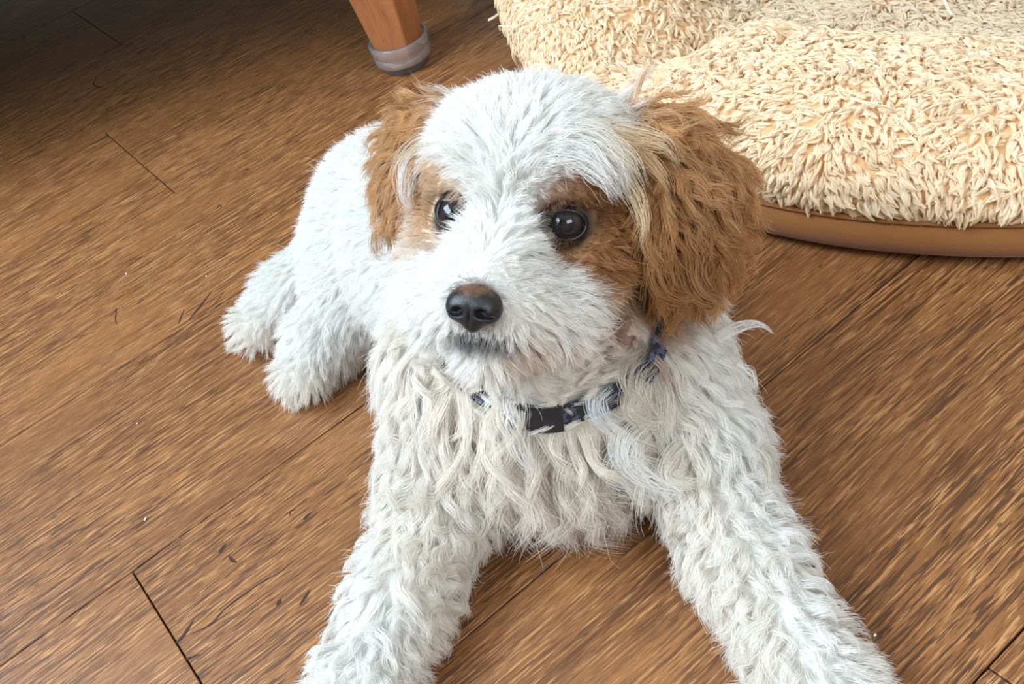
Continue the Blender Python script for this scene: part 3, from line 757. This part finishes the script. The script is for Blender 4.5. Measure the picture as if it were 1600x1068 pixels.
gi = np.fromiter((kd.find(c)[1] for c in (hp + hn * .006)), int, NH)
stray = rng.random(NH) < .05
ls = rng.uniform(.68, 1.06, NH) ; ls[stray] *= rng.uniform(.7, 1.05, stray.sum())
cl = np.clip(gc[gi], 0, .97); cl[stray] *= .1
u = np.clip(TT[None] * ls[:, None] * (K - 1), 0, K - 1.0001); i0 = u.astype(int); fr = (u - i0)[..., None]
over = np.maximum(TT[None] * ls[:, None] - 1, 0)[..., None]
base = GP[gi]
ar = np.arange(NH)[:, None]
C = base[ar, i0] * (1 - fr) + base[ar, np.minimum(i0 + 1, K - 1)] * fr
C += (base[:, -1] - base[:, -2])[:, None] * over * (K - 1)
off = hp - gp[gi]
ease = 1 - cl[:, None] * (TT[None] ** .75)
P = C + off[:, None] * ease[..., None]
w1 = rng.normal(0, 1, (NH, 1, 3)); w2 = rng.normal(0, 1, (NH, 1, 3)); L_ = np.linalg.norm(C[:, -1] - C[:, 0], axis=1)[:, None, None]
ja = np.where(stray, .17, .05)[:, None, None] * L_
P += (w1 * (TT ** 1.5)[None, :, None] + w2 * np.sin(TT * 5)[None, :, None] * .35 * TT[None, :, None]) * ja
P = push_out(P)
# the coat is parted over the front of the collar: most strands that would cross it lie under the band
hq = (P - col_f) @ col_n; rq = (P - col_c) - hq[..., None] * col_n; aq = np.arctan2(rq @ cy_, rq @ cx_) % (2 * np.pi)
qi = (aq / (2 * np.pi) * 96).astype(int) % 96
rn_ = np.linalg.norm(rq, axis=-1)
cross = (hq[:, :1] > -.004) & ((np.abs(hq) < .0065) & (rn_ > crad[qi] - .001) & (rn_ < crad[qi] + .03) & (vis[qi] > .3)); cross = cross.any(1) & (rng.random(NG)[gi] > .12)
keep = ~cross
hc_ = hc_ * rng.uniform(.88, 1.05, (NH, 1)) * (1 + .22 * (rng.random(NG)[gi] - .5) * (hc_[:, 2] < .5))[:, None]
warm = rng.random((NH, 1)) < .10; hc_ = np.where(warm, hc_ * np.array([1.0, .95, .86]), hc_)
rad = np.array([.00009, .0001, .0001, .0001, .0001, .0001, .0001, .000095, .00009, .00008, .00006, .00003])[None] * rng.uniform(.8, 1.25, (NH, 1))
near = VT[T[:, 0]]
short = np.isin(near, ['muzzle', 'chin', 'brow', 'cheek']); rad[short] *= .8
for tg_, nm, lb in ((('ear_r',), 'ear_fur', 'long wavy brown fur of the ear beside the dog bed'), (('ear_l',), 'ear_fur', 'wavy tan fur of the far ear'), (None, 'fur', None)):
    m = (np.isin(near, tg_) if tg_ else ~np.isin(near, ['ear_r', 'ear_l'])) & keep
    o = make_curves(nm, P[m], rad[m], hc_[m], M['fur'], puppy); o['kind'] = 'stuff'
    if lb: o['label'] = lb

# ------------------------------------------------------------------ puppy: eyes, lids, nose
def eye_mat():
    m, t, b = new_mat('puppy_eye')
    tc = t.new('ShaderNodeTexCoord').outputs['Object']
    sep = t.new('ShaderNodeSeparateXYZ'); t.l.new(t.vmath('NORMALIZE', tc, (0, 0, 0)), sep.inputs[0])
    ang = t.math('ARCCOSINE', sep.outputs[2])
    n = t.noise(t.vmath('MULTIPLY', tc, (900, 900, 200)), 1, 3, .6)
    iris = t.mix(n, (0.009, 0.008, 0.009, 1), (0.026, 0.021, 0.022, 1))
    col = t.mix(t.smooth(ang, .33, .38), (0.003, 0.003, 0.003, 1), iris)
    col = t.mix(t.smooth(ang, .72, .80), col, (0.008, 0.008, 0.010, 1))
    col = t.mix(t.smooth(ang, .98, 1.06), col, (0.10, 0.10, 0.13, 1))
    t.l.new(col, b.inputs['Base Color']); b.inputs['Roughness'].default_value = 0.35
    b.inputs['Coat Weight'].default_value = 1.0; b.inputs['Coat Roughness'].default_value = 0.02; b.inputs['Specular IOR Level'].default_value = 0.0
    return m
M['eye'] = eye_mat()
M['lid'] = simple('dark_lid', (0.012, 0.010, 0.011), 0.35, 0.5)
M['nose'] = None
def frame_z(c, z, up):
    z = Vector(z).normalized(); x = Vector(up).cross(z).normalized(); y = z.cross(x)
    return Matrix(((x.x, y.x, z.x, c[0]), (x.y, y.y, z.y, c[1]), (x.z, y.z, z.z, c[2]), (0, 0, 0, 1)))
bm = bmesh.new(); bmesh.ops.create_uvsphere(bm, u_segments=40, v_segments=28, radius=EYE_R)
for v in bm.verts:      # corneal bulge
    a = math.acos(max(-1, min(1, v.co.z / EYE_R)))
    if a < .8: v.co *= 1 + .05 * (1 - (a / .8) ** 2)
eye_me = bm_mesh('eye', bm, M['eye'], True)
def lid_mesh(sx):
    """dark almond rim that follows the eyeball, in the eye's own frame (z forward)"""
    vs_, fs_ = [], []; n, m_ = 48, 8
    for i in range(n):
        a = 2 * math.pi * i / n; ca_, sa_ = math.cos(a), math.sin(a)
        ax = .95 if True else 1
        op = ax * (1.0 + .20 * abs(ca_) ** 3) * (1 - .18 * abs(sa_))
        for j in range(m_):
            b = 2 * math.pi * j / m_; w = .10; th = op + .02 + w * math.cos(b) * 1.5; rr = EYE_R * (1.035 + .075 * math.sin(b))
            vs_.append((rr * math.sin(th) * ca_, rr * math.sin(th) * sa_ * .97, rr * math.cos(th)))
    for i in range(n):
        for j in range(m_): fs_.append((i * m_ + j, i * m_ + (j + 1) % m_, ((i + 1) % n) * m_ + (j + 1) % m_, ((i + 1) % n) * m_ + j))
    return mesh_py('eyelid', vs_, fs_, M['lid'])
for c, sx in ((eyeL_c, -1), (eyeR_c, 1)):
    gaze = nrm(nrm(cC - c) * .75 + hf * .5 + hr * sx * .12)
    e = link('eye', eye_me, puppy); e.matrix_world = frame_z(c, gaze, hu); e['label'] = 'dark glossy eye'
    l = link('eyelid', lid_mesh(sx), puppy); l.matrix_world = frame_z(c, nrm(hf + hr * sx * .25 + hu * .12), hu); l['label'] = 'black eyelid rim'
def nose_mat():
    m, t, b = new_mat('nose_leather')
    tc = t.new('ShaderNodeTexCoord').outputs['Object']
    sp = t.new('ShaderNodeSeparateXYZ'); t.l.new(tc, sp.inputs[0])
    n = t.noise(tc, 900, 2, .5); n2 = t.noise(tc, 260, 2, .5)
    brown = t.math('MULTIPLY', t.smooth(t.math('ADD', sp.outputs[1], t.math('MULTIPLY_ADD', n2, .006, -.003)), .0055, .0090), .8)
    col = t.mix(brown, (0.012, 0.011, 0.013, 1), (0.15, 0.075, 0.038, 1))
    t.l.new(col, b.inputs['Base Color']); b.inputs['Roughness'].default_value = .42; b.inputs['Specular IOR Level'].default_value = .45
    v = t.new('ShaderNodeTexVoronoi'); t.l.new(tc, v.inputs['Vector']); v.inputs['Scale'].default_value = 1100
    t.l.new(t.bump(v.outputs['Distance'], .16, .0004), b.inputs['Normal'])
    return m
M['nose'] = nose_mat()
def nose_mesh():
    h = .0006; l0 = np.array([-.016, -.016, -.014]); n = np.array([54, 54, 46])
    ax = [l0[i] + h * np.arange(n[i]) for i in range(3)]
    P = np.stack(np.meshgrid(*ax, indexing='ij'), -1)
    def el(c, r):
        q = P - np.array(c); r = np.array(r); k0 = np.linalg.norm(q / r, axis=-1); k1 = np.linalg.norm(q / r ** 2, axis=-1); return k0 * (k0 - 1) / np.maximum(k1, 1e-6)
    def smin(a, b, k): t = np.clip(.5 + .5 * (b - a) / k, 0, 1); return b * (1 - t) + a * t - k * t * (1 - t)
    d = el((0, .002, -.003), (.0108, .0078, .0085))
    for s in (-1, 1): d = smin(d, el((s * .0060, -.0008, -.0020), (.0062, .0062, .0072)), .004)
    d = smin(d, el((0, -.0052, -.0015), (.0042, .0060, .0058)), .004)
    for s in (-1, 1):      # nostrils, open to the side
        c = el((s * .0052, -.0012, .0055), (.0026, .0021, .0050)); d = -smin(-d, c, .0012)
        c = el((s * .0088, -.0026, .0040), (.0040, .0010, .0042)); d = -smin(-d, c, .0010)
    c = el((0, -.0050, .0062), (.0005, .0060, .0030)); d = -smin(-d, c, .0010)
    Vn, Fn = surface_nets(d.astype(np.float32), l0, h)
    return mesh_py('nose', Vn, Fn, M['nose'])
no = link('nose', nose_mesh(), puppy)
no.matrix_world = frame_z(nose_p - hf * .001, nrm(hf + hu * .12), hu) @ Matrix.Scale(.95, 4); no['label'] = 'black nose leather with a brown top'
if vnormals(no.data)[:, 2].max() < .5: no.data.flip_normals()
# ------------------------------------------------------------------ collar
def collar_mat():
    m, t, b = new_mat('navy_webbing')
    tc = t.new('ShaderNodeTexCoord').outputs['Object']
    n = t.noise(tc, 260, 2, .5); w = t.noise(tc, 2600, 1, .5)
    col = t.mix(t.smooth(n, .50, .56), (0.012, 0.013, 0.018, 1), (0.060, 0.080, 0.14, 1))
    t.l.new(col, b.inputs['Base Color']); b.inputs['Roughness'].default_value = .6
    t.l.new(t.bump(w, .3, .0004), b.inputs['Normal'])
    return m
M['collar'] = collar_mat()
M['buckle'] = simple('black_plastic', (0.014, 0.015, 0.020), .28, .5)
M['steel'] = simple('steel_ring', (0.75, 0.76, 0.78), .25, .5, Metallic=1.0)
def band_mesh(P, N, half, thick, mat, name, closed=True):
    """strap: cross-section lies along N (height) and outward"""
    n = len(P); vs_, fs_ = [], []
    tan = np.roll(P, -1, 0) - np.roll(P, 1, 0) if closed else np.gradient(P, axis=0)
    out = nrows(np.cross(nrows(tan), N)); 
    if (out * (P - P.mean(0))).sum() < 0 and closed: out = -out
    sec = [(-half, 0), (-half * .9, thick), (half * .9, thick), (half, 0), (half * .9, -thick * .4), (-half * .9, -thick * .4)]
    for i in range(n):
        up_ = nrm(N * .88 - out[i] * .475); oo_ = nrm(out[i] * .88 + N * .475)
        for a, b in sec: vs_.append(P[i] + up_ * a + oo_ * b)
    m_ = len(sec)
    for i in range(n if closed else n - 1):
        for j in range(m_): fs_.append((i * m_ + j, i * m_ + (j + 1) % m_, ((i + 1) % n) * m_ + (j + 1) % m_, ((i + 1) % n) * m_ + j))
    if not closed: fs_ += [tuple(range(m_))[::-1], tuple(range((n - 1) * m_, n * m_))]
    me = mesh_py(name, vs_, fs_, mat, False)
    bm = bmesh.new(); bm.from_mesh(me); bmesh.ops.recalc_face_normals(bm, faces=bm.faces); bm.to_mesh(me); bm.free()
    return me, out
cme, cout = band_mesh(col_P, col_n, .0068, .0012, M['collar'], 'collar')
collar = link('collar', cme, puppy); collar['label'] = 'navy patterned collar half hidden in the chest fur'
# buckle where the strap faces the camera, at its left end
ci = int(np.argmin([abs(((p - cC) @ cR) / ((p - cC) @ cF) * F_PX + 800 - 862) + (1e6 if p[1] > col_c[1] else 0) for p in col_P]))
ids = [(ci + k) % 96 for k in (-3, -2, -1, 0, 1)]
bP = col_P[ids] + cout[ids] * .0014
bme, _ = band_mesh(bP, col_n, .0078, .0020, M['buckle'], 'buckle', False)
bk = link('buckle', bme, collar); bk['label'] = 'black plastic side-release buckle'
def torus(name, R, r, mat):
    vs_, fs_ = [], []
    for i in range(32):
        a = 2 * math.pi * i / 32
        for j in range(8):
            b = 2 * math.pi * j / 8; vs_.append(((R + r * math.cos(b)) * math.cos(a), (R + r * math.cos(b)) * math.sin(a) * .8, r * math.sin(b)))
    for i in range(32):
        for j in range(8): fs_.append((i * 8 + j, ((i + 1) % 32) * 8 + j, ((i + 1) % 32) * 8 + (j + 1) % 8, i * 8 + (j + 1) % 8))
    return mesh_py(name, vs_, fs_, mat)
lid_ = min(ids, key=lambda i: (col_P[i] - cC) @ cR)
rg = link('ring', torus('ring', .0075, .0009, M['steel']), collar); rg.matrix_world = frame_z(col_P[lid_] + cout[lid_] * .003 - col_n * .004, nrm(cR * .9 + toCam * .45), col_n)
rg['label'] = 'small steel ring'

# ------------------------------------------------------------------ single locks that stand out from the coat
LK_P, LK_C, LK_R = [], [], []
def lock(px, off, wid=.004, n=90, col=None, tip=.15, dz=0.0):
    pts = []; last = None
    for i, (x, y) in enumerate(px):
        o = off[i] if isinstance(off, (tuple, list)) else off * (.12 + .88 * min(1, i / 1.4))
        p = march(x, y, o)
        if p is None and i == 0: p = march(x, y, .012)
        if p is None and last is None: return          # a lock must be rooted in the coat
        if p is None: p = Wd(x, y, last)
        d = (p - cC) @ cF
        if last is not None and abs(d - last) > .022: d = last + np.clip(d - last, -.022, .022); p = Wd(x, y, d)
        last = d; pts.append(p)
    KK = 16; c = catmull(pts, KK); t = np.linspace(0, 1, KK); n = int(n * .55); wid = wid * 1.7
    tan = nrows(np.gradient(c, axis=0)); s = nrows(np.cross(tan, toCam[None])); u2 = np.cross(s, tan)
    a = rng.uniform(0, 2 * np.pi, n); q = np.sqrt(rng.random(n)) * wid / 2
    prof = (.9 + .25 * np.sin(np.pi * t)) * (1 - t ** 1.8) + tip * t ** 2
    P = c[None] + (np.cos(a) * q)[:, None, None] * s[None] * prof[None, :, None] + (np.sin(a) * q * .7)[:, None, None] * u2[None] * prof[None, :, None]
    fz = np.where(rng.random((n, 1, 1)) < .25, 2.2, 1.0) * wid / .012
    P += rng.normal(0, .0008, (n, 1, 3)) * (t ** 1.3)[None, :, None] * fz + rng.normal(0, .0005, (n, 1, 3)) * np.sin(t * 6)[None, :, None] * fz + rng.normal(0, .0004, (n, 1, 3)) * np.sin(t * 13)[None, :, None] * fz
    ls_ = rng.uniform(.55, 1.0, n) ** .7; P = np.stack([np.stack([np.interp(t * l, t, P[k, :, j]) for j in range(3)], -1) for k, l in enumerate(ls_)])
    P[..., 2] = np.maximum(P[..., 2], .001)
    LK_P.append(P); LK_C.append(np.tile(WHITE if col is None else np.asarray(col), (n, 1)) * rng.uniform(.85, 1.05, (n, 1)))
    LK_R.append(np.tile(np.r_[np.full(11, .000085), .000075, .00006, .00005, .000035, .00002], (n, 1)))
BEI = (.84, .78, .70)
# chest curls
lock([(1010, 655), (980, 690), (985, 725), (1030, 755), (1072, 772)], .016, .011, 220)
lock([(1000, 690), (965, 715), (960, 745), (1000, 765), (1035, 785)], .014, .009, 160)
lock([(1075, 690), (1050, 720), (1045, 745), (1075, 755), (1110, 748)], .016, .007, 130, BEI)
lock([(960, 700), (940, 745), (945, 790), (975, 815), (985, 800)], .016, .007, 120, BEI)
lock([(900, 700), (880, 745), (890, 790), (920, 820), (950, 818)], .016, .007, 120, BEI)
lock([(850, 690), (835, 730), (850, 770), (880, 800)], .014, .006, 100, BEI)
lock([(815, 650), (808, 690), (825, 725), (845, 735)], .013, .006, 100)
lock([(800, 600), (795, 640), (815, 670)], .012, .005, 80)
lock([(1010, 590), (985, 620), (985, 645), (1020, 660), (1060, 655)], .016, .006, 120, BEI)
lock([(1015, 560), (995, 590), (1000, 625), (1025, 645)], .016, .008, 160, BEI)
lock([(1000, 540), (975, 570), (972, 600), (990, 630)], .015, .004, 60, BEI)
lock([(950, 600), (925, 625), (935, 660), (968, 662)], .017, .005, 80, (.85, .86, .88))
lock([(965, 600), (940, 625), (955, 655), (985, 650)], .017, .004, 60, (.85, .86, .88))
# flick by the shoulder, curls on the outer side
lock([(1120, 530), (1155, 512), (1186, 507), (1211, 524)], .010, .0034, 80, tip=.05)
lock([(1150, 640), (1180, 660), (1188, 690), (1175, 705)], .012, .005, 80)
lock([(1160, 690), (1190, 715), (1200, 750), (1190, 780)], .012, .004, 50, BEI)
lock([(1150, 570), (1175, 590), (1180, 625)], .012, .005, 60)
# curls on the inner side of the foreleg
for cx0, cy0, r0, s0 in ((690, 810, 24, 0), (700, 870, 26, 1), (680, 905, 22, 2), (715, 905, 20, 3), (705, 945, 24, 4), (735, 820, 22, 5), (655, 860, 24, 1.5), (690, 960, 20, 2.5), (640, 800, 20, 3), (670, 760, 22, 0.5)):
    an = np.linspace(s0, s0 + 4.4, 7); lock([(cx0 + r0 * math.cos(a) * (1 - .06 * i), cy0 + r0 * math.sin(a) * (1 - .06 * i)) for i, a in enumerate(an)], .010, .004, 60, BEI)
for cx0, cy0, r0, s0, s1 in ((607, 745, 18, .5, -2.9), (612, 700, 16, .5, -2.9), (597, 790, 18, .5, -2.9), (1070, 830, 20, 2, 5.2), (1215, 885, 20, 2.6, 5.9)):
    an = np.linspace(s0, s1, 6); lock([(cx0 + r0 * math.cos(a), cy0 + r0 * math.sin(a)) for a in an], .010, .003, 36, BEI)
# brow sweep and ear curls
TANL = (.74, .55, .34)
lock([(860, 215), (920, 225), (965, 260), (985, 310)], .010, .010, 200)
lock([(850, 235), (905, 245), (945, 275), (970, 315)], .010, .010, 200)
lock([(875, 205), (935, 215), (985, 250), (1010, 300)], .011, .007, 120, (.86, .78, .66))
lock([(920, 195), (985, 210), (1040, 225), (1065, 265)], .011, .007, 110, (.82, .66, .46))
lock([(930, 215), (990, 235), (1030, 270), (1050, 310)], .011, .006, 90, TANL)
lock([(960, 270), (990, 300), (1005, 350), (1000, 390)], .010, .006, 90, (.82, .68, .48))
lock([(670, 235), (640, 260), (632, 300), (640, 330)], .009, .007, 110)
lock([(690, 215), (655, 225), (625, 250), (605, 285)], .009, .006, 90, (.84, .74, .58))
BRN = (.50, .27, .115)
lock([(1040, 380), (1030, 420), (1045, 455), (1080, 465), (1095, 445)], .012, .009, 140, BRN)
lock([(1090, 380), (1080, 420), (1095, 455), (1118, 470), (1108, 488), (1090, 478)], .012, .008, 120, (.60, .37, .19))
lock([(1030, 330), (1020, 375), (1035, 410), (1060, 430)], .012, .008, 120, BRN)
lock([(1110, 330), (1130, 365), (1165, 380), (1195, 382)], .012, .007, 90, BRN)
lock([(620, 330), (612, 360), (590, 372), (592, 398), (608, 398)], .010, .006, 100, (.62, .40, .22))
lock([(628, 330), (622, 370), (632, 398)], .010, .006, 80, (.58, .36, .19))
lk = make_curves('curl', np.concatenate(LK_P), np.concatenate(LK_R), np.concatenate(LK_C), M['fur'], puppy); lk['kind'] = 'stuff'
# whiskers
WP = []
for x0, y0, x1, y1, x2, y2 in ((910, 540, 960, 560, 1010, 545), (900, 520, 940, 530, 975, 505), (915, 560, 955, 585, 1000, 600), (660, 500, 630, 515, 600, 512)):
    pts = []
    for (x, y, o) in ((x0, y0, .002), (x1, y1, .014), (x2, y2, .022)):
        p = march(x, y, o); pts.append(p if p is not None else Wd(x, y, .45))
    WP.append(catmull(pts, 12))
WP = np.array(WP); wk = make_curves('whisker', WP, np.tile(np.linspace(.00014, .00004, 12), (len(WP), 1)), np.tile([[.85, .82, .78]], (len(WP), 1)), M['fur'], puppy); wk['kind'] = 'stuff'

# ------------------------------------------------------------------ marks printed in the planks, crumbs on the floor
def mark(px, w):
    pts = catmull([Wz(x, y, .00018) for x, y in px], 14); tan = np.gradient(pts, axis=0); nn = nrows(np.stack([-tan[:, 1], tan[:, 0], 0 * tan[:, 0]], 1))
    ww = w * (np.sin(np.linspace(.12, np.pi - .05, 14)) ** .8)[:, None] * (1 + .25 * np.sin(np.arange(14) * 2.3))[:, None] * .5
    L, R = pts + nn * ww, pts - nn * ww; n = 14
    o = link('crack', mesh_py('crack', np.vstack([L, R]), [(i, i + 1, n + i + 1, n + i) for i in range(n - 1)], M['crack']), floor)
for px_, w_ in (([(294, 500), (312, 479), (331, 454)], .0022), ([(279, 506), (283, 494), (288, 483)], .0014), ([(331, 478), (340, 468), (350, 456)], .0008),
                ([(275, 1005), (288, 990), (303, 967)], .0022), ([(297, 991), (330, 974), (352, 950), (400, 915), (437, 893), (460, 873)], .0011), ([(289, 1029), (298, 1027), (312, 1021)], .0014),
                ([(342, 864), (347, 857), (353, 848)], .0026), ([(358, 868), (363, 875), (370, 878)], .0022), ([(452, 806), (455, 797), (462, 797)], .0010), ([(474, 812), (479, 806), (485, 801)], .0020),
                ([(432, 945), (436, 940), (439, 935)], .0024), ([(468, 945), (477, 932), (484, 921)], .0020), ([(338, 326), (343, 320), (346, 324)], .0014), ([(383, 266), (387, 264), (391, 263)], .0016),
                ([(172, 494), (178, 488), (182, 482), (180, 500), (184, 508)], .0010), ([(150, 122), (146, 132), (158, 136), (163, 131)], .0012), ([(104, 536), (115, 528), (150, 518)], .0007)):
    mark(px_, w_)
def crumb(px_, r, st, rot, lb, col=None):
    bm = bmesh.new(); bmesh.ops.create_icosphere(bm, subdivisions=2, radius=1)
    for v in bm.verts: v.co *= 1 + .18 * math.sin(v.co.x * 5 + v.co.y * 7 + v.co.z * 3)
    for v in bm.verts: v.co = Vector((v.co.x * r * st, v.co.y * r, v.co.z * r * .8))
    o = link('crumb', bm_mesh('crumb', bm, M['crumb'] if col is None else col, True)); p = Wz(*px_, 0); zmin = min(v.co.z for v in o.data.vertices)
    o.location = (p[0], p[1], -zmin + .0001); o.rotation_euler = (0, 0, rot); tag(o, lb, 'crumb', 'crumbs on the floor')
crumb((228, 811), .0006, 2.4, 1.25, 'pale rice-shaped crumb on the plank above the knotty plank')
crumb((215, 662), .0006, 1.2, .3, 'tiny round white crumb on the floor left of the hind paws')
crumb((323, 432), .0006, 1.2, 2.0, 'tiny white crumb just above the dark slash in the plank')
crumb((198, 428), .0005, 3.0, 1.5, 'thin pale splinter on the floor near the far left planks')
crumb((1367, 993), .0007, 1.4, .6, 'white crumb beside the outstretched front paw')
